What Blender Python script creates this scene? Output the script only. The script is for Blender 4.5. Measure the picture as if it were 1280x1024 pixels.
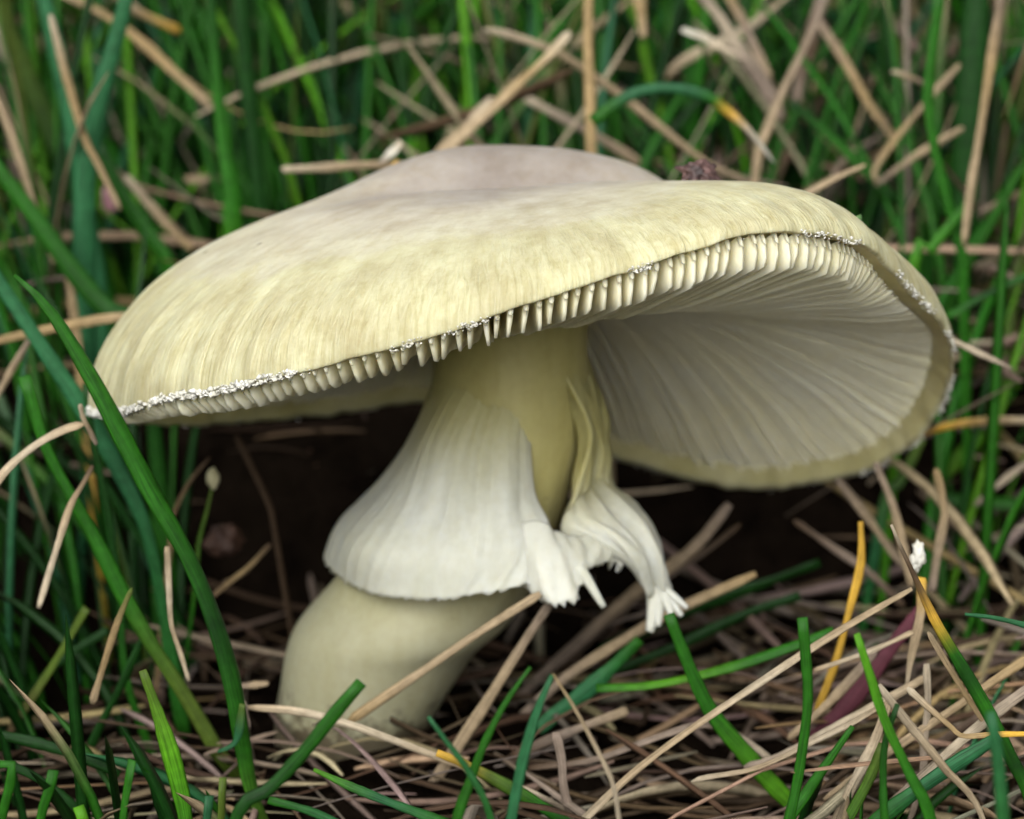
import bpy, math, random
import numpy as np
from mathutils import Vector, noise as mnoise

for o in list(bpy.data.objects):
    bpy.data.objects.remove(o)
scene = bpy.context.scene
COL = scene.collection
MM = 0.001
rng = np.random.default_rng(7)
random.seed(7)

# ------------------------------------------------------------------ camera
PITCH = math.radians(12.0)
CAM = np.array([0.0, -305.0, 108.0])            # millimetres
HFOV = 2 * math.atan(22.3 / 2 / 60.0)
cam_d = bpy.data.cameras.new('camera')
cam_d.sensor_width = 22.3
cam_d.lens = 60.0
cam_d.clip_start = 0.005
cam_d.clip_end = 200.0
cam_d.dof.use_dof = True
cam_d.dof.focus_distance = 0.268
cam_d.dof.aperture_fstop = 18.0
cam = bpy.data.objects.new('camera', cam_d)
COL.objects.link(cam)
cam.location = Vector(CAM) * MM
cam.rotation_euler = (math.pi / 2 - PITCH, 0, 0)
scene.camera = cam

# ------------------------------------------------------------------ overcast daylight
SUN_EL, SUN_AZ = math.radians(35), math.radians(-168)     # azimuth from +Y, clockwise
world = bpy.data.worlds.new('World')
scene.world = world
world.use_nodes = True
wn, wl = world.node_tree.nodes, world.node_tree.links
sky = wn.new('ShaderNodeTexSky')
sky.sky_type = 'NISHITA'
sky.sun_disc = False
sky.sun_elevation = SUN_EL
sky.sun_rotation = SUN_AZ
sky.dust_density = 4.0
hs = wn.new('ShaderNodeHueSaturation')
hs.inputs['Saturation'].default_value = 0.14
wl.new(sky.outputs[0], hs.inputs['Color'])
bg = wn['Background']
bg.inputs['Strength'].default_value = 0.11
wl.new(hs.outputs[0], bg.inputs['Color'])
sun_d = bpy.data.lights.new('sun', 'SUN')
sun_d.energy = 1.5
sun_d.angle = math.radians(55)
sun_d.color = (1.0, 0.99, 0.95)
sun = bpy.data.objects.new('sun', sun_d)
COL.objects.link(sun)
sdir = Vector((math.sin(SUN_AZ) * math.cos(SUN_EL), math.cos(SUN_AZ) * math.cos(SUN_EL), math.sin(SUN_EL)))
sun.rotation_euler = sdir.to_track_quat('Z', 'Y').to_euler()
sun.location = sdir * 2

scene.view_settings.view_transform = 'Standard'
scene.view_settings.look = 'None'
scene.view_settings.gamma = 1.0
scene.view_settings.exposure = 0.70
scene.view_settings.use_curve_mapping = False
scene.cycles.max_bounces = 6
scene.cycles.diffuse_bounces = 4

# ------------------------------------------------------------------ helpers
K = math.tan(HFOV / 2) / 640.0
_f = np.array([0, math.cos(PITCH), -math.sin(PITCH)])
_u = np.array([0, math.sin(PITCH), math.cos(PITCH)])
_r = np.array([1.0, 0, 0])


def P(px, py, y):
    """point (mm) at depth y (mm behind the stem) seen at the given place of the photograph"""
    d = _f + (px - 640) * K * _r + (512 - py) * K * _u
    return CAM + d * ((y - CAM[1]) / d[1])


def smooth(a, b, x):
    t = np.clip((x - a) / (b - a), 0, 1)
    return t * t * (3 - 2 * t)


def gz(x, y):
    """ground height (mm)"""
    x = np.asarray(x, float)
    y = np.asarray(y, float)
    z = 31 * smooth(47, 65, y) + 7 * smooth(80, 260, y) + 10 * smooth(70, 220, np.abs(x))  # steep first term: bank added behind the stem to darken the under-cap gap
    z = z + 1.6 * np.sin(x * .11 + 1.3) * np.cos(y * .093 + .4) + 0.9 * np.sin(x * .31 + y * .23)
    z = z + 7 * np.exp(-((x + 18) / 26) ** 2 - ((y + 4) / 24) ** 2)
    far = smooth(400, 4000, np.hypot(x, y))
    return z + far * 40 * np.sin(x * .0007 + 1) * np.cos(y * .0006)


def cr(pts, n):
    """Catmull-Rom through the rows of pts, n samples evenly along its length"""
    p = np.asarray(pts, float)
    if len(p) == 2:
        t = np.linspace(0, 1, n)[:, None]
        return p[0] * (1 - t) + p[1] * t
    q = np.vstack([2 * p[0] - p[1], p, 2 * p[-1] - p[-2]])
    out = []
    m = 12
    for i in range(1, len(q) - 2):
        t = np.linspace(0, 1, m, endpoint=False)[:, None]
        a, b, c, d = q[i - 1], q[i], q[i + 1], q[i + 2]
        out.append(.5 * (2 * b + (c - a) * t + (2 * a - 5 * b + 4 * c - d) * t * t + (3 * b - a - 3 * c + d) * t ** 3))
    out.append(q[-2][None])
    o = np.vstack(out)
    s = np.r_[0, np.cumsum(np.linalg.norm(np.diff(o[:, :3], axis=0), axis=1))]
    ss = np.linspace(0, s[-1], n)
    return np.stack([np.interp(ss, s, o[:, k]) for k in range(o.shape[1])], 1)


def mesh_from(name, verts_mm, faces, mat, smooth_shade=True, attrs=None):
    me = bpy.data.meshes.new(name)
    v = np.asarray(verts_mm, float) * MM
    if isinstance(faces, np.ndarray):
        nf, k = faces.shape
        me.vertices.add(len(v))
        me.vertices.foreach_set('co', v.astype(np.float32).ravel())
        me.loops.add(nf * k)
        me.loops.foreach_set('vertex_index', faces.astype(np.int32).ravel())
        me.polygons.add(nf)
        me.polygons.foreach_set('loop_start', np.arange(0, nf * k, k, dtype=np.int32))
        me.polygons.foreach_set('loop_total', np.full(nf, k, dtype=np.int32))
        me.update(calc_edges=True)
    else:
        me.from_pydata([tuple(a) for a in v], [], faces)
        me.update()
    if smooth_shade:
        me.polygons.foreach_set('use_smooth', np.ones(len(me.polygons), bool))
    for nm, (ty, dat) in (attrs or {}).items():
        a = me.attributes.new(nm, ty, 'POINT')
        key = {'FLOAT': 'value', 'FLOAT_VECTOR': 'vector', 'FLOAT_COLOR': 'color'}[ty]
        a.data.foreach_set(key, np.asarray(dat, np.float32).ravel())
    me.materials.append(mat)
    return me


def obj(name, me, parent=None, **props):
    o = bpy.data.objects.new(name, me)
    COL.objects.link(o)
    if parent is not None:
        o.parent = parent
    for k, v in props.items():
        o[k] = v
    return o


def grid_faces(nr, nc, wrap=False):
    i, j = np.meshgrid(np.arange(nr - 1), np.arange(nc if wrap else nc - 1), indexing='ij')
    j2 = (j + 1) % nc
    return np.stack([i * nc + j, i * nc + j2, (i + 1) * nc + j2, (i + 1) * nc + j], -1).reshape(-1, 4)


# ------------------------------------------------------------------ materials
def new_mat(name):
    m = bpy.data.materials.new(name)
    m.use_nodes = True
    nt = m.node_tree
    return m, nt.nodes, nt.links, nt.nodes['Principled BSDF'], nt.nodes['Material Output']


def N(nodes, ty, **kw):
    n = nodes.new(ty)
    for k, v in kw.items():
        if k in n.inputs.keys():
            n.inputs[k].default_value = v
        else:
            setattr(n, k, v)
    return n


def ramp(nodes, links, src, stops):
    r = nodes.new('ShaderNodeValToRGB')
    e = r.color_ramp.elements
    while len(e) < len(stops):
        e.new(0.5)
    for el, (p, c) in zip(e, stops):
        el.position = p
        el.color = (*c, 1) if len(c) == 3 else c
    links.new(src, r.inputs[0])
    return r


def mixc(nodes, links, fac, a, b, mode='MIX'):
    m = nodes.new('ShaderNodeMix')
    m.data_type = 'RGBA'
    m.blend_type = mode
    for sock, val in ((m.inputs[0], fac), (m.inputs[6], a), (m.inputs[7], b)):
        if hasattr(val, 'is_output'):
            links.new(val, sock)
        else:
            sock.default_value = (*val, 1) if isinstance(val, tuple) else val
    return m.outputs[2]


def vmul(nodes, links, src, v):
    n = N(nodes, 'ShaderNodeVectorMath', operation='MULTIPLY')
    links.new(src, n.inputs[0])
    n.inputs[1].default_value = v
    return n.outputs[0]


def attr(nodes, name):
    return N(nodes, 'ShaderNodeAttribute', attribute_name=name)


def cap_material():
    m, n, l, b, out = new_mat('mushroom_cap_skin')
    fib = attr(n, 'fib')                                   # (cos, sin, radial)
    sep = N(n, 'ShaderNodeSeparateXYZ')
    l.new(fib.outputs['Vector'], sep.inputs[0])
    geo = N(n, 'ShaderNodeTexCoord')
    blot = N(n, 'ShaderNodeTexNoise', Scale=70.0, Detail=5.0, Roughness=.6)
    l.new(geo.outputs['Object'], blot.inputs['Vector'])
    # radial position broken up by blotches
    ad = N(n, 'ShaderNodeMath', operation='MULTIPLY_ADD')
    l.new(blot.outputs[0], ad.inputs[0])
    ad.inputs[1].default_value = .46
    l.new(sep.outputs[2], ad.inputs[2])
    base = ramp(n, l, ad.outputs[0], [(.28, (.262, .232, .205)), (.52, (.35, .315, .27)), (.70, (.51, .475, .375)),
                                      (.94, (.54, .52, .375)), (1.0, (.535, .52, .33)), ])
    # radial fibrils
    f1 = N(n, 'ShaderNodeTexNoise', Scale=1.0, Detail=4.0, Roughness=.62)
    l.new(vmul(n, l, fib.outputs['Vector'], (15, 15, 4.5)), f1.inputs['Vector'])
    f2 = N(n, 'ShaderNodeTexNoise', Scale=1.0, Detail=5.0, Roughness=.6, Distortion=.9)
    l.new(vmul(n, l, fib.outputs['Vector'], (70, 70, 17)), f2.inputs['Vector'])
    c1 = ramp(n, l, f1.outputs[0], [(.32, (.86, .83, .77)), (.62, (1.03, 1.03, 1.04))])
    fd = ramp(n, l, sep.outputs[2], [(.15, (0, 0, 0)), (.55, (.7, .7, .7))])
    col = mixc(n, l, fd.outputs[0], base.outputs[0], mixc(n, l, 1.0, base.outputs[0], c1.outputs[0], 'MULTIPLY'))
    bl2 = N(n, 'ShaderNodeTexNoise', Scale=170.0, Detail=5.0, Roughness=.65)
    l.new(geo.outputs['Object'], bl2.inputs['Vector'])
    b2r = ramp(n, l, bl2.outputs[0], [(.34, (.84, .80, .76)), (.6, (1.05, 1.05, 1.05))])
    col = mixc(n, l, .95, col, b2r.outputs[0], 'MULTIPLY')
    edge = ramp(n, l, sep.outputs[2], [(.72, (0, 0, 0)), (.95, (1, 1, 1))])
    c2 = ramp(n, l, f2.outputs[0], [(.36, (.74, .69, .54)), (.56, (1.05, 1.05, 1.06))])
    ef = N(n, 'ShaderNodeMath', operation='MULTIPLY_ADD')
    l.new(edge.outputs[0], ef.inputs[0])
    ef.inputs[1].default_value = .55
    ef.inputs[2].default_value = .0
    col = mixc(n, l, ef.outputs[0], col, mixc(n, l, 1.0, col, c2.outputs[0], 'MULTIPLY'))
    # brown dirt grain and specks
    g = N(n, 'ShaderNodeTexNoise', Scale=420.0, Detail=3.0, Roughness=.7)
    l.new(geo.outputs['Object'], g.inputs['Vector'])
    gr = ramp(n, l, g.outputs[0], [(.34, (.86, .83, .76)), (.52, (1, 1, 1))])
    col = mixc(n, l, .7, col, gr.outputs[0], 'MULTIPLY')
    sp = N(n, 'ShaderNodeTexVoronoi', Scale=150.0)
    l.new(geo.outputs['Object'], sp.inputs['Vector'])
    spr = ramp(n, l, sp.outputs['Distance'], [(.035, (1, 1, 1)), (.075, (0, 0, 0))])
    spc = N(n, 'ShaderNodeSeparateColor')
    l.new(sp.outputs['Color'], spc.inputs[0])
    spm = N(n, 'ShaderNodeMath', operation='GREATER_THAN')
    l.new(spc.outputs[0], spm.inputs[0])
    spm.inputs[1].default_value = .80
    spf = N(n, 'ShaderNodeMath', operation='MULTIPLY')
    l.new(spr.outputs[0], spf.inputs[0])
    l.new(spm.outputs[0], spf.inputs[1])
    col = mixc(n, l, spf.outputs[0], col, (.16, .12, .07))
    l.new(col, b.inputs['Base Color'])
    b.inputs['Roughness'].default_value = .62
    b.inputs['Specular IOR Level'].default_value = .3
    b.inputs['Subsurface Weight'].default_value = .35
    b.inputs['Subsurface Radius'].default_value = (1, .75, .4)
    b.inputs['Subsurface Scale'].default_value = .0016
    hsum = N(n, 'ShaderNodeMath', operation='MULTIPLY')
    l.new(f2.outputs[0], hsum.inputs[0])
    l.new(ef.outputs[0], hsum.inputs[1])
    hs2 = N(n, 'ShaderNodeMath', operation='MULTIPLY_ADD')
    l.new(g.outputs[0], hs2.inputs[0])
    hs2.inputs[1].default_value = .22
    l.new(hsum.outputs[0], hs2.inputs[2])
    bp = N(n, 'ShaderNodeBump', Strength=.6, Distance=.0011)
    l.new(hs2.outputs[0], bp.inputs['Height'])
    l.new(bp.outputs[0], b.inputs['Normal'])
    return m


def flesh_material(name, c_lo, c_hi, scale, stretch, dirt=False, rough=.5, sss=.35, bump=.25, attr_name=None, tint=None, sss_scale=.003, spec=.3):
    m, n, l, b, out = new_mat(name)
    tc = N(n, 'ShaderNodeTexCoord')
    no = N(n, 'ShaderNodeTexNoise', Scale=scale, Detail=5.0, Roughness=.6)
    l.new(vmul(n, l, tc.outputs['Object'], stretch), no.inputs['Vector'])
    col = ramp(n, l, no.outputs[0], [(.3, c_lo), (.65, c_hi)]).outputs[0]
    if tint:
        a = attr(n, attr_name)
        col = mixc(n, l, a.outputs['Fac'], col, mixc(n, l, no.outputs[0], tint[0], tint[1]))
    if dirt:
        dn = N(n, 'ShaderNodeTexNoise', Scale=330.0, Detail=6.0, Roughness=.7)
        l.new(tc.outputs['Object'], dn.inputs['Vector'])
        da = attr(n, 'dirt')
        dm = N(n, 'ShaderNodeMath', operation='MULTIPLY_ADD')
        l.new(da.outputs['Fac'], dm.inputs[0])
        dm.inputs[1].default_value = .42
        l.new(dn.outputs[0], dm.inputs[2])
        dr_ = ramp(n, l, dm.outputs[0], [(.66, (0, 0, 0)), (.84, (.85, .85, .85))])
        col = mixc(n, l, dr_.outputs[0], col, (.06, .042, .024))
    fi = N(n, 'ShaderNodeTexNoise', Scale=900.0, Detail=2.0)
    l.new(tc.outputs['Object'], fi.inputs['Vector'])
    fr = ramp(n, l, fi.outputs[0], [(.35, (.93, .92, .9)), (.6, (1, 1, 1))])
    col = mixc(n, l, .8, col, fr.outputs[0], 'MULTIPLY')
    l.new(col, b.inputs['Base Color'])
    b.inputs['Roughness'].default_value = rough
    b.inputs['Specular IOR Level'].default_value = spec
    b.inputs['Subsurface Weight'].default_value = sss
    b.inputs['Subsurface Radius'].default_value = (1, .8, .5)
    b.inputs['Subsurface Scale'].default_value = sss_scale
    bp = N(n, 'ShaderNodeBump', Strength=bump, Distance=.0006)
    l.new(no.outputs[0], bp.inputs['Height'])
    l.new(bp.outputs[0], b.inputs['Normal'])
    return m


def blade_material(name, translucent, rough, spots, vein=(.66, 1.22)):
    """colour comes from the blade's own pigment (attribute col), veins and specks from noise along the blade"""
    m, n, l, b, out = new_mat(name)
    col = attr(n, 'col').outputs['Color']
    uvw = attr(n, 'uvw').outputs['Vector']
    v = N(n, 'ShaderNodeTexNoise', Scale=1.0, Detail=3.0, Roughness=.6)
    l.new(vmul(n, l, uvw, (9.0, .22, 1)), v.inputs['Vector'])
    vr = ramp(n, l, v.outputs[0], [(.32, (vein[0], vein[0], vein[0] * .94)), (.66, (vein[1], vein[1] * .99, vein[1] * .95))])
    col = mixc(n, l, 1.0, col, vr.outputs[0], 'MULTIPLY')
    w = N(n, 'ShaderNodeTexNoise', Scale=1.0, Detail=3.0)
    l.new(vmul(n, l, uvw, (.6, 1.1, 1)), w.inputs['Vector'])
    wr = ramp(n, l, w.outputs[0], [(.3, (.75, .74, .7)), (.65, (1.1, 1.1, 1.08))])
    col = mixc(n, l, .8, col, wr.outputs[0], 'MULTIPLY')
    if spots:
        s = N(n, 'ShaderNodeTexNoise', Scale=1.0, Detail=2.0)
        l.new(vmul(n, l, uvw, (3.5, 6.0, 1)), s.inputs['Vector'])
        sr = ramp(n, l, s.outputs[0], [(.66, (0, 0, 0)), (.74, (1, 1, 1))])
        sf = N(n, 'ShaderNodeMath', operation='MULTIPLY')
        l.new(sr.outputs[0], sf.inputs[0])
        sf.inputs[1].default_value = .7
        col = mixc(n, l, sf.outputs[0], col, (.07, .045, .03))
    l.new(col, b.inputs['Base Color'])
    b.inputs['Roughness'].default_value = rough
    b.inputs['Specular IOR Level'].default_value = .22
    bp = N(n, 'ShaderNodeBump', Strength=.3, Distance=.0003)
    l.new(v.outputs[0], bp.inputs['Height'])
    l.new(bp.outputs[0], b.inputs['Normal'])
    tr = N(n, 'ShaderNodeBsdfTranslucent')
    l.new(col, tr.inputs['Color'])
    mx = N(n, 'ShaderNodeMixShader')
    mx.inputs[0].default_value = translucent
    l.new(b.outputs[0], mx.inputs[1])
    l.new(tr.outputs[0], mx.inputs[2])
    l.new(mx.outputs[0], out.inputs['Surface'])
    return m


def soil_material():
    m, n, l, b, out = new_mat('dark_humus_soil')
    tc = N(n, 'ShaderNodeTexCoord')
    a = N(n, 'ShaderNodeTexNoise', Scale=160.0, Detail=8.0, Roughness=.7)
    l.new(tc.outputs['Object'], a.inputs['Vector'])
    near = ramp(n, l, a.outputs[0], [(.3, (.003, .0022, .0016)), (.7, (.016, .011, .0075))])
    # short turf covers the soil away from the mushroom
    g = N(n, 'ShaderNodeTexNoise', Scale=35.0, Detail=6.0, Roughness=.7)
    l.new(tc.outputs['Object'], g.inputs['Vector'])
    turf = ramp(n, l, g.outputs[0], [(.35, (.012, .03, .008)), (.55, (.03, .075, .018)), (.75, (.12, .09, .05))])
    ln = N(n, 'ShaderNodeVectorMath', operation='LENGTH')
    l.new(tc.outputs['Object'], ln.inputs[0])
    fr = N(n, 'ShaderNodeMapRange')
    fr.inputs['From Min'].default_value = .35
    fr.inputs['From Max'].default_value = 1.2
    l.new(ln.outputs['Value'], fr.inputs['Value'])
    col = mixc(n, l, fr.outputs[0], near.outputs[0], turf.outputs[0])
    l.new(col, b.inputs['Base Color'])
    b.inputs['Roughness'].default_value = 1.0
    b.inputs['Specular IOR Level'].default_value = 0.0
    bp = N(n, 'ShaderNodeBump', Strength=1.0, Distance=.003)
    l.new(a.outputs[0], bp.inputs['Height'])
    l.new(bp.outputs[0], b.inputs['Normal'])
    return m


def crumb_material(name, c1, c2, rough=.8, scale=700.0):
    m, n, l, b, out = new_mat(name)
    tc = N(n, 'ShaderNodeTexCoord')
    a = N(n, 'ShaderNodeTexNoise', Scale=scale, Detail=4.0)
    l.new(tc.outputs['Object'], a.inputs['Vector'])
    r = ramp(n, l, a.outputs[0], [(.35, c1), (.65, c2)])
    l.new(r.outputs[0], b.inputs['Base Color'])
    b.inputs['Roughness'].default_value = rough
    bp = N(n, 'ShaderNodeBump', Strength=.6, Distance=.0005)
    l.new(a.outputs[0], bp.inputs['Height'])
    l.new(bp.outputs[0], b.inputs['Normal'])
    return m


M_CAP = cap_material()
M_GILL = flesh_material('ivory_gill_flesh', (.84, .785, .49), (.90, .855, .62), 60, (1, 1, 1), sss=.7, bump=.1, sss_scale=.006, spec=.06, rough=.75)
M_BLADE = flesh_material('ivory_gill_blade', (.86, .79, .50), (.91, .86, .63), 60, (1, 1, 1), sss=.45, bump=.1, sss_scale=.002, spec=.06, rough=.75)
M_MARGIN = flesh_material('olive_margin_flesh', (.50, .45, .20), (.64, .59, .33), 120, (1, 1, 1), sss=.3)
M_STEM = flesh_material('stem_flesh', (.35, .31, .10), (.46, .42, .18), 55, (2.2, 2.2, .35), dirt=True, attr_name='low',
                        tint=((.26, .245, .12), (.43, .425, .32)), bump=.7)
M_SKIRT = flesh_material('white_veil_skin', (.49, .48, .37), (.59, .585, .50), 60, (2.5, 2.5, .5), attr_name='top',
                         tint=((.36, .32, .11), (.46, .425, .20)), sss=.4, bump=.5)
M_VEIL = crumb_material('white_veil_crumbs', (.52, .505, .42), (.70, .69, .64), .9)
M_GREEN = blade_material('green_grass_leaf', .25, .45, False, (.5, 1.4))
M_STRAW = blade_material('dead_grass_straw', .10, .65, True, (.42, 1.35))
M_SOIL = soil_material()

# ------------------------------------------------------------------ ground
def axis(n, near, far):
    t = np.linspace(-1, 1, n)
    k = math.asinh(far / near)
    return near * np.sinh(k * t)

gx = axis(241, 25.0, 40000.0)
X, Y = np.meshgrid(gx, gx + 60, indexing='xy')
Z = gz(X, Y)
nz = np.array([mnoise.fractal(Vector((a * .06, b * .06, 3.1)), 1.0, 2.0, 4) for a, b in zip(X.ravel(), Y.ravel())]).reshape(X.shape)
Z = Z + 2.2 * nz
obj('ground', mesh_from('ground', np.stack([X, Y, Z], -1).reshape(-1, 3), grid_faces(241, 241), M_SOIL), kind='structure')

# ------------------------------------------------------------------ mushroom
mush = bpy.data.objects.new('mushroom', None)
COL.objects.link(mush)
mush.empty_display_size = .01
mush['label'] = 'pale yellow-olive mushroom with wide wavy cap, white gills and torn skirt on its stem'
mush['category'] = 'mushroom'

RIM = [(113, 512, -4), (128, 517, -14), (155, 513, -23), (205, 497, -30), (264, 489, -36), (336, 472, -41), (387, 462, -43),
       (459, 442, -45), (547, 419, -46), (588, 405, -46), (631, 388, -46), (667, 377, -45.7), (723, 359, -45), (759, 347, -44.5),
       (801, 334, -43.7), (828, 324, -43), (880, 309, -41.5), (927, 294, -39.5), (988, 290, -36.8), (1041, 295, -33.3),
       (1094, 314, -28), (1142, 364, -20), (1178, 404, -12), (1192, 440, -2), (1184, 490, 8), (1152, 545, 17),
       (1100, 580, 25), (1050, 598, 31), (950, 612, 40), (880, 604, 44), (800, 582, 46), (640, 535, 46), (530, 503, 46),
       (430, 515, 42), (350, 523, 37), (250, 530, 28), (180, 528, 17), (135, 520, 6)]
rim_c = np.array([P(*p) for p in RIM])
NP_ = 432
closed = np.vstack([rim_c[-3:], rim_c, rim_c[:4]])
dense = cr(closed, 6000)
C0 = np.array([-2.0, 0.0])
ang = np.unwrap(np.arctan2(dense[:, 1] - C0[1], dense[:, 0] - C0[0]))
PHI0 = -math.pi
phis = np.linspace(-math.pi, math.pi, NP_, endpoint=False)


def rim_at(phi):
    """rim position (mm) in direction phi about the cap's centre"""
    a = ang
    lo = a.min()
    ph = (np.asarray(phi) - lo) % (2 * math.pi) + lo
    if a[-1] < a[0]:
        aa, dd = a[::-1], dense[::-1]
    else:
        aa, dd = a, dense
    aa = np.maximum.accumulate(aa)
    return np.stack([np.interp(ph, aa, dd[:, k]) for k in range(3)], -1)


ZA, ZU = 69.5, 60.0


def lobes(phi):
    d = (np.asarray(phi) + .75 + math.pi) % (2 * math.pi) - math.pi      # raised lobe towards the front right
    return np.exp(-(d / .42) ** 2)


def cap_top(phi, rho):
    R = rim_at(phi)
    x = C0[0] + (R[..., 0] - C0[0]) * rho
    y = C0[1] + (R[..., 1] - C0[1]) * rho
    zr = R[..., 2]
    f = np.sqrt(np.clip(1 - rho ** 2.05, 0, 1))
    z = zr + (ZA - zr) * f
    bul = (smooth(-2.5, -1.4, phi) * (1 - smooth(-.7, .0, phi)))
    z = z + (2.4 * bul + 4.0 * lobes(phi)) * np.clip(1 - rho, 0, 1) ** .55 * rho ** 2 * 1.9
    # raised hump over the disc behind a shallow trough
    e = ((x - 2) / 20.0) ** 2 + ((y - 13) / 12.0) ** 2
    z = z + 3.4 * np.exp(-e ** 2.0)
    z = z - 2.8 * np.exp(-((y + 1.0 - .05 * x) / 4.0) ** 2) * np.exp(-((x - 4) / 19.0) ** 2)
    z = z - 4.0 * np.exp(-((x - 25) / 6.5) ** 2 - ((y - 4) / 10.0) ** 2)
    return np.stack([x, y, z], -1)


def cap_under(phi, rho):
    R = rim_at(phi)
    x = C0[0] + (R[..., 0] - C0[0]) * rho
    y = C0[1] + (R[..., 1] - C0[1]) * rho
    z = R[..., 2] + (ZU - R[..., 2]) * np.clip(1 - rho ** 2.1, 0, 1) ** .72
    return np.stack([x, y, z], -1)


nT = 70
tt = np.linspace(0, 1, nT)
rhoT = np.sin(tt * math.pi / 2)
rhoT[0] = .004
PH, RH = np.meshgrid(phis, rhoT, indexing='xy')
top = cap_top(PH, RH)
rad = np.stack([np.cos(PH), np.sin(PH), np.zeros_like(PH)], -1)
# uneven, finely wrinkled skin towards the margin
jit = np.array([mnoise.noise(Vector((math.cos(a) * 22, math.sin(a) * 22, r * 6))) for a, r in zip(PH.ravel(), RH.ravel())]).reshape(PH.shape)
jit2 = np.array([mnoise.noise(Vector((math.cos(a) * 2.6, math.sin(a) * 2.6, r * 3 + 5))) for a, r in zip(PH.ravel(), RH.ravel())]).reshape(PH.shape)
top[..., 2] += .28 * jit * smooth(.6, .95, RH) + .5 * jit2 * RH * smooth(0, .3, 1 - RH)
top += rad * (.35 * jit * smooth(.8, 1.0, RH))[..., None]
# margin lip below the rim, then the underside
lipR = [(.998, -.35), (.988, -.75), (.970, -.95), (.950, -.75), (.935, -.2)]
lipk = .3 + .7 * smooth(-.75, -.2, phis)              # thin at the front, inrolled at the back
rows = [top]
Rj = rim_at(phis)
uj = jit[-1]
wb = smooth(-.75, -.1, phis)
wr = smooth(-.9, -.4, phis) * (1 - smooth(.0, .6, phis))
backR = [.999, .9965, .993, .989, .985]
for (rr, dz), rb in zip(lipR, backR):
    rk = rr * (1 - wb) + (rb - .03 * wr * (1 - rb) / .015) * wb
    q = cap_under(phis, rk)
    zf = Rj[:, 2] + dz * .3
    q[:, 2] = zf * (1 - wb) + (q[:, 2] - .5) * wb
    w = smooth(.95, 1.0, rk)
    q += np.stack([np.cos(phis), np.sin(phis), 0 * phis], -1) * (.35 * uj * w)[:, None]
    q[:, 2] += .28 * uj * w
    rows.append(q[None])
und_s = np.linspace(0, 1, 26) ** 1.3
u0 = .92 * (1 - wb) + (.98 - .03 * wr) * wb
und_r = und_s
for r in und_s:
    rows.append(cap_under(phis, u0 + (.1 - u0) * r)[None])
V = np.concatenate(rows, 0)
nR = V.shape[0]
fibv = np.stack([np.tile(np.cos(phis), (nR, 1)), np.tile(np.sin(phis), (nR, 1)),
                 np.repeat(np.r_[rhoT, np.ones(len(lipR)), np.ones(len(und_r))][:, None], NP_, 1)], -1)
faces = grid_faces(nR, NP_, True)[:, ::-1]
me = mesh_from('cap', V.reshape(-1, 3), faces, M_CAP, attrs={'fib': ('FLOAT_VECTOR', fibv)})
me.materials.append(M_MARGIN)
me.materials.append(M_GILL)
ri = np.arange(len(faces)) // NP_
mi = np.zeros(len(faces), np.int32)
mi[ri >= nT + 1] = 1
mi[ri >= nT + len(lipR)] = 2
me.polygons.foreach_set('material_index', mi)
cap = obj('cap', me, mush, label='broad pale yellow-olive cap with lilac-grey centre')

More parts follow.
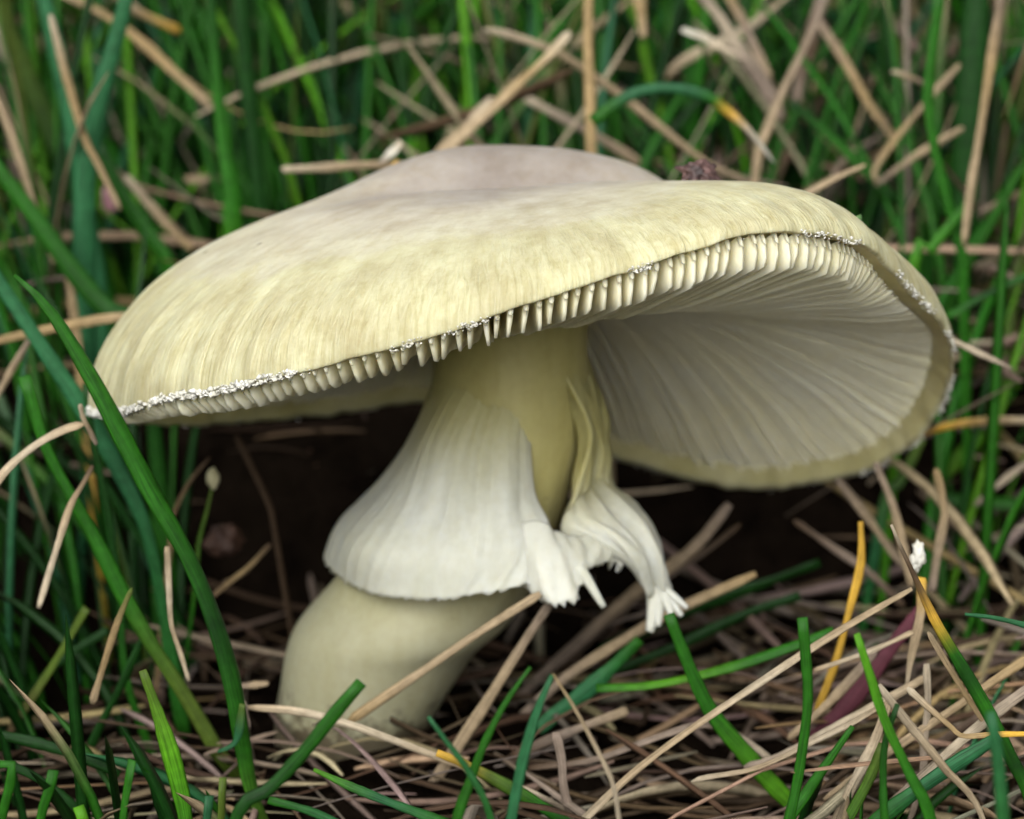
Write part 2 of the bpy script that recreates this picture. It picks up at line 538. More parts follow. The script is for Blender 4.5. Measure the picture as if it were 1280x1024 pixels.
# gills: one thin blade each
gphi = []
p_ = -math.pi
while p_ < math.pi - .006:
    gphi.append(p_)
    q_ = rim_at(p_)
    sp_ = 1.32 if -2.75 < p_ < -.75 else .95
    p_ += sp_ / math.hypot(q_[0] - C0[0], q_[1] - C0[1])
for i, ph in enumerate(gphi):
    ph += random.uniform(-.003, .003)
    front = float(1 - smooth(-.75, -.2, np.array(ph)))
    left = float(1 - smooth(-2.75, -2.2, np.array(ph)))
    short = i % 2 == 1
    r_in = random.uniform(.32, .76) if short else .185
    rb_ = .985 - .03 * float(smooth(-.9, -.4, np.array(ph)) * (1 - smooth(.0, .6, np.array(ph))))
    r_out = rb_ + random.uniform(-.004, .004)
    nS = 13
    s = np.linspace(0, 1, nS) ** 1.9
    rr = r_out + (r_in - r_out) * s
    U = cap_under(ph + 0 * rr, rr)
    R = rim_at(ph)
    U[:, 2] = np.where(rr > .92, np.minimum(U[:, 2], R[2] - .15) * front + U[:, 2] * (1 - front), U[:, 2])
    dist = np.linalg.norm(U - U[0], axis=1)
    dmax = random.uniform(2.35, 2.75) * front * (1 - .5 * left) + random.uniform(1.9, 2.3) * (1 - front)
    dep = dmax * np.clip(dist / (1.1 + 4.5 * (1 - front)), 0, 1) ** .6 + 1.5 * smooth(3, 20, dist)
    dep *= np.where(rr < r_in + .08, np.clip((rr - r_in) / .08, 0, 1) ** .5, 1.0)
    dep[0] = .5 * front + .1
    tang = np.array([-math.sin(ph), math.cos(ph), 0])
    scale_w = np.interp(rr, [.18, .95], [.13, .29 * front + .20 * (1 - front)])
    edge_w = scale_w * .45
    lean = random.uniform(-.12, .12)
    er = np.array([math.cos(ph), math.sin(ph), 0])
    dr = np.gradient(U, axis=0)                       # along the gill, towards the stem
    hr, hz = -(dr @ er), dr[:, 2]
    ln_ = np.hypot(hr, hz) + 1e-9
    up = (er[None] * (hz / ln_)[:, None] + np.array([0, 0, 1.0])[None] * (hr / ln_)[:, None])
    ke = np.ones(5) / 5
    up = np.stack([np.convolve(np.pad(up[:, c], 2, 'edge'), ke, 'valid') for c in range(3)], 1)
    up[:3] = .5 * up[:3] + .5 * up[3]
    up /= np.linalg.norm(up, axis=1, keepdims=True)
    A = U + up * .5
    E = U - up * dep[:, None] + tang * (lean * dep)[:, None]
    Mid = U - up * (dep * .55)[:, None] + tang * (lean * dep * .5)[:, None]
    L = [A - tang * scale_w[:, None], Mid - tang * (scale_w * .85)[:, None], E - tang * edge_w[:, None],
         E + tang * edge_w[:, None], Mid + tang * (scale_w * .85)[:, None], A + tang * scale_w[:, None]]
    gv = np.stack(L, 1).reshape(-1, 3)
    gf = [tuple(q) for q in grid_faces(nS, 6)]
    gf += [tuple(range(6)), tuple(range((nS - 1) * 6 + 5, (nS - 1) * 6 - 1, -1))]
    obj('gill', mesh_from('gill', gv, gf, M_BLADE), cap)

# crumbs of white veil along the rim
ico = []
import bmesh
bm = bmesh.new()
bmesh.ops.create_icosphere(bm, subdivisions=1, radius=1.0)
ico_v = np.array([v.co[:] for v in bm.verts])
ico_f = np.array([[v.index for v in f.verts] for f in bm.faces])
bm.free()
cv, cf = [], []
off = 0
def crumb(c, s, col=None):
    global off
    v = ico_v * (1 + .6 * rng.standard_normal((len(ico_v), 1)).clip(-1.2, 1.2)) * s
    cv.append(v + c)
    cf.append(ico_f + off)
    off += len(v)
for k in range(4600):
    ph = random.uniform(-math.pi, math.pi)
    dense_zone = -math.pi < ph < -2.0
    if ph > .6 and random.random() < .75:
        continue
    clump = mnoise.noise(Vector((ph * 9, 2.2, 0)))
    if clump < (-.45 if dense_zone else .12) + random.uniform(-.12, .12):
        continue
    rr = random.uniform(.996, 1.007)
    q = rim_at(ph)
    c = np.array([C0[0] + (q[0] - C0[0]) * rr, C0[1] + (q[1] - C0[1]) * rr, q[2] + random.uniform(-.45, .3)])
    s = random.uniform(.06, .17) * (1.35 if dense_zone else .75)
    crumb(c, np.array([s * random.uniform(.9, 1.8), s * random.uniform(.9, 1.6), s * random.uniform(.7, 1.2)]))
obj('veil_fringe', mesh_from('veil_fringe', np.vstack(cv), np.vstack(cf), M_VEIL), cap, kind='stuff')

# stem: horizontal sections (px, py, half width px)
STEM = [(640, 330, 104), (640, 370, 98), (640, 430, 95), (637, 480, 98), (624, 560, 104), (592, 640, 113), (548, 720, 128), (506, 775, 134),
        (478, 810, 122), (456, 863, 109), (443, 900, 102), (436, 950, 92), (434, 990, 70)]
st = np.array([[*P(a, b, 0), h * K * 310] for a, b, h in STEM])
ss = cr(st, 60)
nst = 48
th = np.linspace(0, 2 * math.pi, nst, endpoint=False)
sv, low = [], []
for k, (x, y, z, r) in enumerate(ss):
    for a in th:
        w = 1 + .02 * mnoise.noise(Vector((math.cos(a) * 1.6, math.sin(a) * 1.6, z * .06))) + .012 * mnoise.noise(Vector((math.cos(a) * 6, math.sin(a) * 6, z * .05)))
        sv.append((x + r * w * math.cos(a), y + r * w * math.sin(a), z))
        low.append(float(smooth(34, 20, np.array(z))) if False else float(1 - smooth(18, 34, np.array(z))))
sf = [tuple(q) for q in grid_faces(60, nst, True)]
sf += [tuple(range(nst))[::-1], tuple(range(59 * nst, 60 * nst))]
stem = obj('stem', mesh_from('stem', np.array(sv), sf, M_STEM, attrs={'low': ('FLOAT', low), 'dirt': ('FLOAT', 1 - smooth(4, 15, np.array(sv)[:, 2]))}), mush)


def patch(rows, nr, nc):
    """smooth surface through rows of (px, py, y) points"""
    g = np.array([[P(*p) for p in r] for r in rows])
    a = np.stack([cr(g[i], nc) for i in range(g.shape[0])])
    return np.stack([cr(a[:, j], nr) for j in range(nc)], 1)


def skirt_mesh(name, S, thick, topfac, fray=0.0, wr=.25):
    nr, nc = S.shape[:2]
    S = S.copy()
    du = np.gradient(S, axis=1)
    dv = np.gradient(S, axis=0)
    nrm = np.cross(du, dv)
    nrm /= np.linalg.norm(nrm, axis=-1, keepdims=True) + 1e-9
    for i in range(nr):
        for j in range(nc):
            S[i, j] += nrm[i, j] * wr * (mnoise.noise(Vector((j * .35, i * .05, 1.7))) + .5 * mnoise.noise(Vector((j * .9, i * .12, 7))))
    if fray:
        last = S[-1] - S[-2]
        last /= np.linalg.norm(last, axis=-1, keepdims=True)
        S[-1] += last * (fray * np.array([mnoise.noise(Vector((j * 1.7, 4, 0))) + .6 * random.uniform(-1, 1) for j in range(nc)]))[:, None]
    th_ = np.full((nr, nc), thick)
    th_[-1] *= .45
    th_[:, -3:] *= .5
    th_[:, -1] *= .4
    A = S + nrm * (th_ / 2)[..., None]
    B = S - nrm * (th_ / 2)[..., None]
    n = nr * nc
    f = grid_faces(nr, nc)
    F = [tuple(q) for q in f] + [tuple(q[::-1] + n) for q in f]
    for j in range(nc - 1):
        F.append((j + 1, j, j + n, j + 1 + n))
        b0 = (nr - 1) * nc + j
        F.append((b0, b0 + 1, b0 + 1 + n, b0 + n))
    for i in range(nr - 1):
        F.append((i * nc, (i + 1) * nc, (i + 1) * nc + n, i * nc + n))
        c0 = i * nc + nc - 1
        F.append((c0 + nc, c0, c0 + n, c0 + nc + n))
    t = np.repeat(np.linspace(0, 1, nr)[:, None], nc, 1)
    tf = np.clip(topfac(t), 0, 1)
    return mesh_from(name, np.vstack([A.reshape(-1, 3), B.reshape(-1, 3)]), F, M_SKIRT,
                     attrs={'top': ('FLOAT', np.r_[tf.ravel(), tf.ravel()])})


A_ROWS = [
    [(585, 430, 3), (562, 436, 0), (575, 442, -4.0), (605, 450, -6.2), (645, 450, -6.4), (676, 446, -5.4)],
    [(545, 520, 8), (520, 535, 1), (540, 545, -7.5), (590, 552, -10), (632, 548, -10.2), (664, 536, -8.0)],
    [(500, 592, 10), (472, 606, 2), (497, 625, -9.5), (562, 640, -14), (626, 636, -14.8), (668, 612, -11.0)],
    [(450, 640, 12), (424, 656, 3), (450, 685, -11), (532, 702, -16), (622, 698, -17.2), (688, 664, -14.8)],
    [(432, 678, 13), (406, 700, 3), (450, 737, -11), (532, 750, -16.5), (620, 741, -18), (668, 728, -17.5)]]
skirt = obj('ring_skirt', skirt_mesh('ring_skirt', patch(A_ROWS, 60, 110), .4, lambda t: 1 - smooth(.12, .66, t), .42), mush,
            label='white torn ring skirt hanging round the stem')
C_ROWS = [
    [(628, 672, -13.5), (668, 650, -15), (694, 666, -14.4), (730, 672, -12.5), (770, 668, -10), (800, 668, -7)],
    [(636, 700, -14.5), (672, 696, -17.2), (702, 694, -16.6), (734, 686, -14), (768, 682, -11), (806, 688, -8)],
    [(646, 722, -15), (680, 732, -18.4), (708, 728, -18), (736, 700, -15), (764, 694, -12), (806, 700, -9)],
    [(655, 731, -15.5), (690, 755, -19), (720, 748, -18.6), (734, 714, -15.6), (762, 703, -12.4), (806, 712, -9.5)]]
obj('torn_shred', skirt_mesh('torn_shred', patch(C_ROWS, 26, 46), .6, lambda t: 0 * t, 1.0, .45), skirt)
B_ROWS = [
    [(690, 446, -5.5), (706, 444, -3), (718, 446, 0), (718, 448, 3)],
    [(716, 505, -6.5), (734, 500, -3), (741, 504, 0), (741, 506, 4)],
    [(726, 560, -6), (744, 556, -2.5), (755, 566, 1), (752, 572, 5)],
    [(716, 618, -8), (738, 606, -3.5), (760, 604, 0), (758, 610, 5)],
    [(700, 664, -11), (748, 640, -9.5), (792, 636, -3), (784, 640, 4)],
    [(735, 678, -12.5), (776, 668, -11.5), (816, 672, -6), (806, 672, 1)],
    [(778, 700, -11.5), (804, 700, -12), (827, 708, -7.5), (818, 710, -3)],
    [(806, 734, -9.5), (816, 738, -9.5), (832, 740, -8), (828, 740, -6)]]
obj('torn_flap', skirt_mesh('torn_flap', patch(B_ROWS, 50, 40), .6, lambda t: 1 - smooth(.35, .75, t), .2, 1.5), skirt)


def strand(pts, w0, w1, name, flat=.5):
    q = cr([P(*p) for p in pts], 9)
    T = np.gradient(q, axis=0)
    T /= np.linalg.norm(T, axis=1, keepdims=True)
    S = np.cross(T, [0, -1, 0.2])
    S /= np.linalg.norm(S, axis=1, keepdims=True)
    B = np.cross(S, T)
    w = np.linspace(w0, w1, 9) / 2
    a = np.linspace(0, 2 * math.pi, 7, endpoint=False)
    v = (q[:, None] + (S[:, None] * np.cos(a)[None, :, None] + B[:, None] * (np.sin(a) * flat)[None, :, None]) * w[:, None, None]).reshape(-1, 3)
    f = [tuple(x) for x in grid_faces(9, 7, True)] + [tuple(range(7))[::-1], tuple(range(56, 63))]
    return obj(name, mesh_from(name, v, f, M_SKIRT, attrs={'top': ('FLOAT', np.zeros(63))}), skirt)


strand([(722, 708, -16.6), (735, 726, -17), (748, 748, -17.4), (755, 759, -17.5)], 1.5, .7, 'torn_strand')
strand([(770, 694, -11), (774, 706, -11), (771, 715, -11)], 1.2, .4, 'torn_strand')
for tip, w in (((812, 790), 2.2), ((822, 783), 1.8), ((840, 770), 1.5), ((852, 770), 1.3), ((859, 760), 1.2)):
    strand([(820, 730, -9), ((820 + tip[0]) / 2 + 2, (736 + tip[1]) / 2 - 3, -10), (*tip, -11)], w * 1.15, w * .45, 'torn_strand', .45)

# ------------------------------------------------------------------ grass blades one can pick out
PAL = dict(
    green=(.021, .125, .008), deep=(.008, .046, .006), blue=(.025, .125, .050), lime=(.08, .26, .010), olive=(.08, .13, .018),
    straw=(.36, .275, .18), pale=(.45, .38, .29), mauve=(.225, .175, .145), tan=(.33, .235, .12), yellow=(.60, .36, .05),
    purple=(.09, .025, .038), brown=(.085, .054, .033), white=(.56, .54, .49))


def blade(name, label, cat, pts, w, cols, group=None, flat=.30, cut=True, root=False, y=None, roll=None, n=26, straw=None, groove=.5):
    """pts: (px, py[, y]); w: widths in px along the blade; cols: pigment names along the blade"""
    p3 = [P(a[0], a[1], a[2] if len(a) > 2 else y) for a in pts]
    wm = [ww * K * (q[1] + 305) for ww, q in zip(np.interp(np.linspace(0, 1, len(p3)), np.linspace(0, 1, len(w)), w), p3)]
    if root:
        e = p3[-1]
        d = p3[-1] - p3[-2]
        d[2] = 0
        d = d / (np.linalg.norm(d) + 1e-6) * 3
        g = float(gz(e[0] + d[0], e[1] + d[1] + 2))
        if e[2] > g:
            p3.append(np.array([e[0] + d[0], e[1] + d[1] + 2, g - 2.0]))
            wm.append(wm[-1])
    arr = np.array([[*a, b] for a, b in zip(p3, wm)])
    q = cr(arr, n)
    wv = np.maximum(q[:, 3], .12) / 2
    if cols[len(cols) // 2] in ('straw', 'pale', 'mauve', 'tan', 'brown'):
        wv = wv * .88
        wv[0] *= random.uniform(.35, .8)
        wv[-1] *= random.uniform(.35, .8)
    q = q[:, :3]
    T = np.gradient(q, axis=0)
    T /= np.linalg.norm(T, axis=1, keepdims=True)
    view = q - CAM
    S = np.cross(T, view)
    S /= np.linalg.norm(S, axis=1, keepdims=True) + 1e-9
    B = np.cross(S, T)
    r = random.uniform(-.5, .5) if roll is None else roll
    tw = r + np.linspace(0, random.uniform(-.5, .5), n)
    S, B = S * np.cos(tw)[:, None] + B * np.sin(tw)[:, None], B * np.cos(tw)[:, None] - S * np.sin(tw)[:, None]
    a = np.linspace(0, 2 * math.pi, 10, endpoint=False)
    cu, su = np.cos(a), np.sin(a) * flat
    su = su + groove * flat * (np.abs(cu) ** 1.5 - .5) * 1.0
    wob = 1 + .05 * rng.standard_normal(n).clip(-1, 1) + .14 * np.sin(np.linspace(0, random.uniform(4, 14), n) + random.uniform(0, 6))
    v = q[:, None] + (S[:, None] * cu[None, :, None] + B[:, None] * su[None, :, None]) * (wv * wob)[:, None, None]
    f = [tuple(x) for x in grid_faces(n, 10, True)] + [tuple(range(10))[::-1], tuple(range((n - 1) * 10, n * 10))]
    cs = np.array([PAL[c] for c in cols])
    tpos = np.linspace(0, 1, len(cols))
    tl = np.linspace(0, 1, n)
    cc = np.stack([np.interp(tl, tpos, cs[:, k]) for k in range(3)], 1) * random.uniform(.85, 1.15)
    col = np.ones((n, 10, 4))
    col[..., :3] = cc[:, None]
    L = np.r_[0, np.cumsum(np.linalg.norm(np.diff(q, axis=0), axis=1))]
    uvw = np.stack([np.tile(cu[None], (n, 1)), np.repeat(L[:, None], 10, 1) * .8, np.full((n, 10), random.uniform(0, 100))], -1)
    dead = cols[len(cols) // 2] in ('straw', 'pale', 'mauve', 'tan', 'brown', 'white') if straw is None else straw
    me = mesh_from(name, v.reshape(-1, 3), f, M_STRAW if dead else M_GREEN,
                   attrs={'col': ('FLOAT_COLOR', col), 'uvw': ('FLOAT_VECTOR', uvw)})
    o = obj(name, me, label=label, category=cat)
    if group:
        o['group'] = group
    return o


G = lambda label, pts, w, cols, **k: blade('grass_blade', label, 'grass blade', pts, w, cols, **k)
S_ = lambda label, pts, w, cols, **k: blade('dead_grass_stem', label, 'dead grass', pts, w, cols, flat=k.pop('flat', .30), groove=k.pop('groove', .45), **k)

# --- around the cap's left end
G('long green blade arching across the white-fringed tip of the cap', [(18, 344), (60, 385), (110, 465), (150, 540), (192, 620), (232, 690), (266, 770), (290, 850), (302, 920), (318, 1000)], [5, 19, 22, 25, 26, 26, 24, 20], ['green', 'green', 'green', 'deep', 'green', 'olive'], y=-31, root=True, roll=.15)
G('blue-green blade slanting down beneath the orange straw', [(-30, 310), (20, 385), (60, 445), (100, 505), (150, 590), (190, 690)], [20, 22, 22, 18], ['blue', 'blue', 'green'], y=4, root=True)
G('broad blue-green blade bending over at its top, beside the cap', [(165, -30), (142, 60), (124, 120), (110, 190), (105, 260), (106, 330), (109, 400), (112, 520)], [20, 24, 26, 26, 24, 16], ['blue', 'blue', 'blue', 'blue'], y=48, root=True, roll=0)
G('blue-green blade standing behind a pale straw', [(48, -30), (70, 60), (88, 140), (100, 215), (114, 300), (124, 370), (130, 460)], [18, 22, 24, 26, 22], ['blue', 'blue', 'blue'], y=62, root=True, roll=0)
S_('straight tan straw leaning on the broad blue-green blade', [(63, 18), (76, 70), (90, 120), (107, 175), (126, 212), (150, 262)], [10, 12, 12, 11, 9], ['pale', 'tan', 'tan', 'straw'], y=44)
G('dark green blade slanting towards the cap edge under a yellow-tipped one', [(-20, 190), (20, 240), (60, 295), (100, 350), (140, 395), (180, 440)], [22, 22, 24, 22], ['green', 'deep', 'green'], y=38, root=True)
G('broad dark green blade with its upper end at the grass top', [(-15, -20), (20, 60), (45, 120), (70, 180), (95, 240), (120, 300)], [20, 24, 24, 22], ['olive', 'deep', 'green'], y=80, root=True)
S_('straw turning yellow then green towards its base', [(-10, 110), (18, 180), (38, 245), (58, 300), (72, 335), (90, 375)], [10, 12, 12, 14, 14], ['straw', 'straw', 'tan', 'yellow', 'green'], y=42, root=True)
S_('pale upright straw behind dark green blades', [(-4, 30), (6, 100), (14, 170), (20, 235), (28, 290)], [16, 15, 14], ['pale', 'mauve', 'pale'], y=100, root=True)
S_('orange-tan straw running level behind the left end of the cap', [(-20, 430), (50, 414), (100, 404), (145, 397), (210, 392)], [12, 13, 12], ['tan', 'tan', 'straw'], y=20)
S_('thin pale straw rising to the orange-tan straw', [(-18, 520), (5, 480), (24, 446), (40, 420)], [10, 10, 8], ['pale', 'straw', 'mauve'], y=16)
S_('pale straw curving up to the white-fringed cap tip', [(-45, 690), (-15, 620), (10, 585), (45, 556), (80, 537), (105, 530)], [14, 15, 14, 12], ['pale', 'straw', 'pale', 'straw'], y=-22)
S_('short bent straw end hanging below the cap tip', [(100, 505), (104, 522), (113, 540), (121, 556)], [9, 9, 6], ['pale', 'straw', 'mauve'], y=-20)
S_('pale straw piece hanging down among dark blades', [(116, 582), (104, 604), (88, 632), (74, 675), (60, 720), (48, 760)], [8, 9, 11, 11, 8], ['brown', 'straw', 'pale', 'pale'], y=-18)
S_('orange-brown cut straw slanting among green blades', [(165, 735), (148, 775), (130, 830), (115, 880)], [8, 10, 10, 13], ['olive', 'tan', 'tan', 'straw'], y=-28)
S_('thin crooked pale straw hanging beside the arching green blade', [(209, 683), (211, 730), (214, 780), (226, 818), (236, 852)], [9, 9, 7, 9, 7], ['straw', 'pale', 'straw', 'pale'], y=-24)
G('olive-green blade slanting down to the turf below the cap tip', [(30, 470), (58, 560), (92, 625), (122, 680), (152, 740), (186, 800), (222, 855), (258, 915), (275, 945)], [14, 18, 18, 20, 22, 20, 18], ['green', 'green', 'green', 'olive', 'olive'], y=-14, root=True)
G('slim dark green blade dropping from the cap tip', [(106, 480), (116, 545), (128, 610), (140, 680), (150, 750), (158, 850)], [8, 11, 12, 12], ['deep', 'deep', 'green'], y=-4, root=True)
G('folded green blade with a pale edge rising from the turf', [(178, 838), (196, 888), (214, 945), (228, 1000), (240, 1060)], [12, 20, 24, 22], ['olive', 'lime', 'green', 'lime'], y=-44, root=True)
G('dark blade lying level low in the turf', [(-20, 915), (50, 930), (110, 950), (150, 968)], [14, 15, 12], ['deep', 'deep', 'deep'], y=-32)
G('lower dark blade lying in the turf beside cut stubs', [(10, 955), (50, 975), (100, 1015), (130, 1050)], [12, 13, 12], ['deep', 'deep'], y=-38)
for lab, pts, w, c in (
        ('cut green stub with flat top', [(67, 963), (60, 995), (48, 1040)], 13, 'green'),
        ('slim cut green stub beside a pale leaf base', [(165, 950), (158, 990), (150, 1045)], 11, 'green'),
        ('pale blue-green cut stub', [(262, 995), (260, 1015), (256, 1045)], 12, 'blue'),
        ('thin olive stub next to the pale blue-green stub', [(279, 972), (277, 1005), (274, 1045)], 10, 'olive'),
        ('bright lime cut stub low in the turf', [(98, 1008), (104, 1020), (108, 1045)], 14, 'lime'),
        ('dark green leaf hooked over at its top', [(-6, 955), (8, 948), (16, 960), (12, 985), (0, 1040)], 13, 'green')):
    G(lab, pts, [w, w, w], [c, c], y=-62, root=True, n=14)
G('dark blade leaning across an olive stalk', [(135, 788), (95, 812), (62, 838), (30, 880)], [10, 12, 10], ['deep', 'deep'], y=6, root=True)
S_('olive dead stalk slanting through dark turf', [(108, 760), (70, 825), (38, 875), (10, 918)], [11, 12, 11], ['olive', 'olive', 'brown'], y=-4)
G('dark blade slanting behind an orange-brown cut straw', [(182, 790), (150, 860), (122, 915), (95, 985)], [10, 13, 13], ['deep', 'deep'], y=-12, root=True)
G('hooked blue-green leaf end at the foot of the arching blade', [(303, 880), (299, 910), (292, 930), (272, 940)], [10, 12, 9, 4], ['olive', 'blue', 'blue'], y=-34, n=14)
S_('dim straw bowed over in the shade below the cap', [(262, 572), (240, 598), (222, 630), (214, 655), (212, 690)], [6, 8, 8], ['brown', 'tan', 'brown'], y=12, root=True)
G('thin stalk carrying a pale bud below the cap', [(266, 606), (258, 640), (248, 680), (244, 730)], [5, 6, 7], ['olive', 'green', 'deep'], y=8, root=True)
S_('shaded brown straw leaning below the cap', [(295, 545), (318, 590), (336, 630), (344, 665)], [10, 12, 9], ['brown', 'brown', 'brown'], y=22, root=True)
S_('shaded brown straw lying beside an orange-brown lump', [(338, 680), (312, 708), (284, 730), (262, 748)], [8, 9, 7], ['brown', 'tan', 'brown'], y=10)
G('bright green upright blade rooted behind the left dome of the cap', [(262, -25), (268, 60), (274, 130), (283, 195), (291, 245), (294, 300)], [13, 15, 18, 22, 26], ['deep', 'green', 'green', 'lime', 'lime'], y=64, root=True, roll=.2)
G('dark green upright blade next to the bright green one', [(300, -25), (308, 80), (318, 180), (328, 270)], [20, 22, 24], ['deep', 'deep', 'deep'], y=80, root=True)
S_('long brown straw slanting across green blades', [(70, -12), (130, 18), (180, 55), (225, 97), (264, 133)], [12, 13, 13, 12], ['straw', 'tan', 'tan', 'straw'], y=84)
S_('short straw with a bright yellow tip', [(120, -30), (165, 10), (195, 26), (226, 40)], [14, 15, 14], ['mauve', 'straw', 'yellow'], y=96)
S_('mottled straw lying behind the left dome of the cap', [(156, 220), (178, 245), (208, 280), (240, 312)], [14, 14, 11], ['pale', 'straw', 'tan'], y=66)
S_('short level straw behind the bright green blade', [(212, 224), (245, 224), (285, 222)], [12, 13, 12], ['straw', 'straw', 'mauve'], y=100)
G('broad dark green blade sloping down to the left dome', [(118, 180), (150, 240), (182, 290), (214, 345)], [22, 26, 24], ['deep', 'green', 'deep'], y=60, root=True)
# --- behind the cap
S_('cut straw lying level against the back of the cap', [(352, 212), (400, 210), (450, 207), (505, 206)], [12, 13, 13], ['pale', 'straw', 'straw'], y=42)
S_('small white-tipped straw end behind the lilac disc', [(502, 177), (492, 188), (474, 204)], [10, 11, 5], ['pale', 'white', 'mauve'], y=40, n=10)
S_('tiny orange straw scrap on the cap skin', [(498, 200), (491, 211, ), (483, 222)], [9, 8, 5], ['tan', 'yellow', 'tan'], y=22, n=10)
S_('slanted straw with a brown cut end above the cap', [(713, 40), (680, 75), (640, 112), (600, 150), (556, 190)], [12, 13, 15, 15], ['pale', 'tan', 'straw', 'straw'], y=58)
S_('thicker broken straw under the slanted one', [(618, 124), (590, 155), (562, 184), (545, 200)], [18, 22, 20], ['pale', 'straw', 'straw'], y=66)
S_('long straw sloping down past the arching dead-tipped blade', [(604, 37), (640, 45), (700, 68), (760, 108), (820, 155), (880, 202), (930, 226), (975, 246)], [10, 13, 13, 13, 14, 15], ['pale', 'straw', 'straw', 'straw', 'mauve'], y=64)
S_('upright tan straw standing behind the lilac disc', [(736, -25), (735, 60), (738, 120), (740, 200)], [13, 14, 15], ['tan', 'tan', 'straw'], y=56, root=True)
G('arching green blade with a dead white tip above the cap', [(740, 152), (785, 120), (830, 110), (878, 118), (914, 143), (940, 168), (968, 204)], [14, 16, 16, 14, 11, 9, 3], ['green', 'green', 'blue', 'blue', 'blue', 'blue', 'green', 'yellow', 'pale', 'white', 'white'], y=40, straw=False)
S_('pale straw slanting behind the upright tan straw', [(652, 120), (700, 146), (745, 170), (800, 205)], [12, 13, 13], ['pale', 'mauve', 'straw'], y=84)
S_('short tan straw end pointing down', [(796, -30), (800, 8), (804, 48)], [18, 18, 10], ['straw', 'tan', 'straw'], y=80)
S_('thick grey-brown straw slanting through the straw heap', [(865, -20), (898, 20), (924, 62), (956, 108), (978, 150)], [16, 18, 20, 18], ['mauve', 'pale', 'mauve', 'mauve'], y=78)
S_('pale broken straw poking out of the straw heap', [(852, 37), (878, 46), (905, 60), (935, 75)], [10, 12, 12], ['white', 'pale', 'mauve'], y=72)
S_('brown straw leaning against the thick grey-brown one', [(905, -15), (930, 30), (948, 70), (962, 100)], [12, 14, 14], ['tan', 'mauve', 'straw'], y=86)
S_('level straw sloping behind the straw heap', [(1000, -12), (945, 28), (900, 54), (855, 76), (825, 102)], [13, 14, 14], ['straw', 'pale', 'straw'], y=96)
S_('bent straw standing upright out of the straw heap', [(1038, -15), (1005, 60), (978, 115), (958, 165), (946, 205)], [12, 12, 13, 12], ['mauve', 'straw', 'straw', 'straw'], y=60, root=True)
S_('wide brown straw behind the bent upright straw', [(1030, -10), (1015, 40), (1003, 90), (995, 130)], [20, 22, 18], ['mauve', 'brown', 'mauve'], y=92)
S_('straw sloping down behind the front lobe of the cap', [(1018, 18), (1058, 80), (1086, 130), (1114, 168), (1140, 210)], [11, 12, 12], ['mauve', 'tan', 'straw'], y=84)
S_('upper straw with reddish skin', [(1088, -15), (1124, 35), (1150, 66), (1165, 95)], [10, 11, 12], ['straw', 'mauve', 'purple'], y=100)
S_('folded straw with its kink at the turf', [(1200, 80), (1165, 118), (1130, 160), (1105, 192), (1092, 216), (1098, 230)], [9, 10, 11, 11], ['straw', 'straw', 'tan', 'straw'], y=60)
S_('lower straw meeting the folded straw', [(1204, 160), (1165, 182), (1130, 205), (1094, 232)], [10, 10, 9], ['straw', 'straw', 'mauve'], y=62)
S_('short pale straw end behind the tall green blade', [(1114, 89), (1132, 95), (1156, 105)], [8, 9, 9], ['pale', 'straw', 'mauve'], y=60, n=10)
S_('short straw tip rising behind the front lobe of the cap', [(1082, 206), (1045, 222), (1005, 244), (975, 262)], [6, 10, 10], ['straw', 'straw', 'mauve'], y=30)
G('tall green blade bowed beside a long tan straw', [(1178, -25), (1166, 60), (1160, 115), (1166, 175), (1182, 240), (1200, 310), (1205, 360)], [12, 14, 15, 15, 14], ['green', 'green', 'green', 'green'], y=46, root=True, roll=.3)
G('broad dark green blade standing behind a long tan straw', [(1222, -25), (1214, 100), (1208, 220), (1204, 330), (1196, 440)], [36, 36, 34, 30], ['deep', 'deep', 'deep'], y=72, root=True, roll=0)
S_('long straight tan straw standing right of the cap', [(1254, -20), (1240, 70), (1226, 160), (1213, 240), (1205, 308)], [16, 15, 14, 13, 11], ['mauve', 'tan', 'straw', 'straw'], y=40)
G('dark blade slanting through straw behind the cap', [(990, 128), (1040, 172), (1085, 215), (1120, 250)], [12, 15, 14], ['deep', 'green', 'deep'], y=72)
S_('straw lying level behind the long tan straw', [(1300, 232), (1262, 248), (1222, 268)], [12, 13, 10], ['straw', 'straw', 'mauve'], y=66)
G('slim green blade crossing the dark broad blade', [(1300, 338), (1260, 355), (1225, 372), (1185, 396)], [8, 10, 9], ['green', 'deep', 'green'], y=38)
G('bright green blade slanting down behind the cap edge', [(1215, 250), (1185, 285), (1160, 318), (1140, 350)], [13, 14, 12], ['green', 'lime', 'green'], y=44, root=True)
S_('pale straw tip sticking out behind the cap edge', [(1178, 420), (1200, 430), (1230, 444), (1266, 461)], [8, 9, 9, 5], ['pale', 'pale', 'mauve'], y=6)
S_('orange-yellow straw bending level from under the cap edge', [(1300, 526), (1240, 526), (1190, 532), (1150, 544), (1120, 565)], [9, 10, 11, 10], ['pale', 'tan', 'yellow', 'brown'], y=36)
G('pale green blade below the cap edge', [(1152, 548), (1138, 578), (1122, 606), (1105, 632)], [13, 15, 13], ['olive', 'blue', 'green'], y=44, root=True)
G('bright green blade behind the orange-yellow straw', [(1265, 488), (1225, 545), (1188, 585), (1155, 622)], [16, 20, 18], ['green', 'lime', 'olive'], y=58, root=True)
G('dark green blade lying level on the straw', [(1175, 622), (1225, 628), (1300, 630)], [16, 19, 18], ['deep', 'green', 'deep'], y=48)
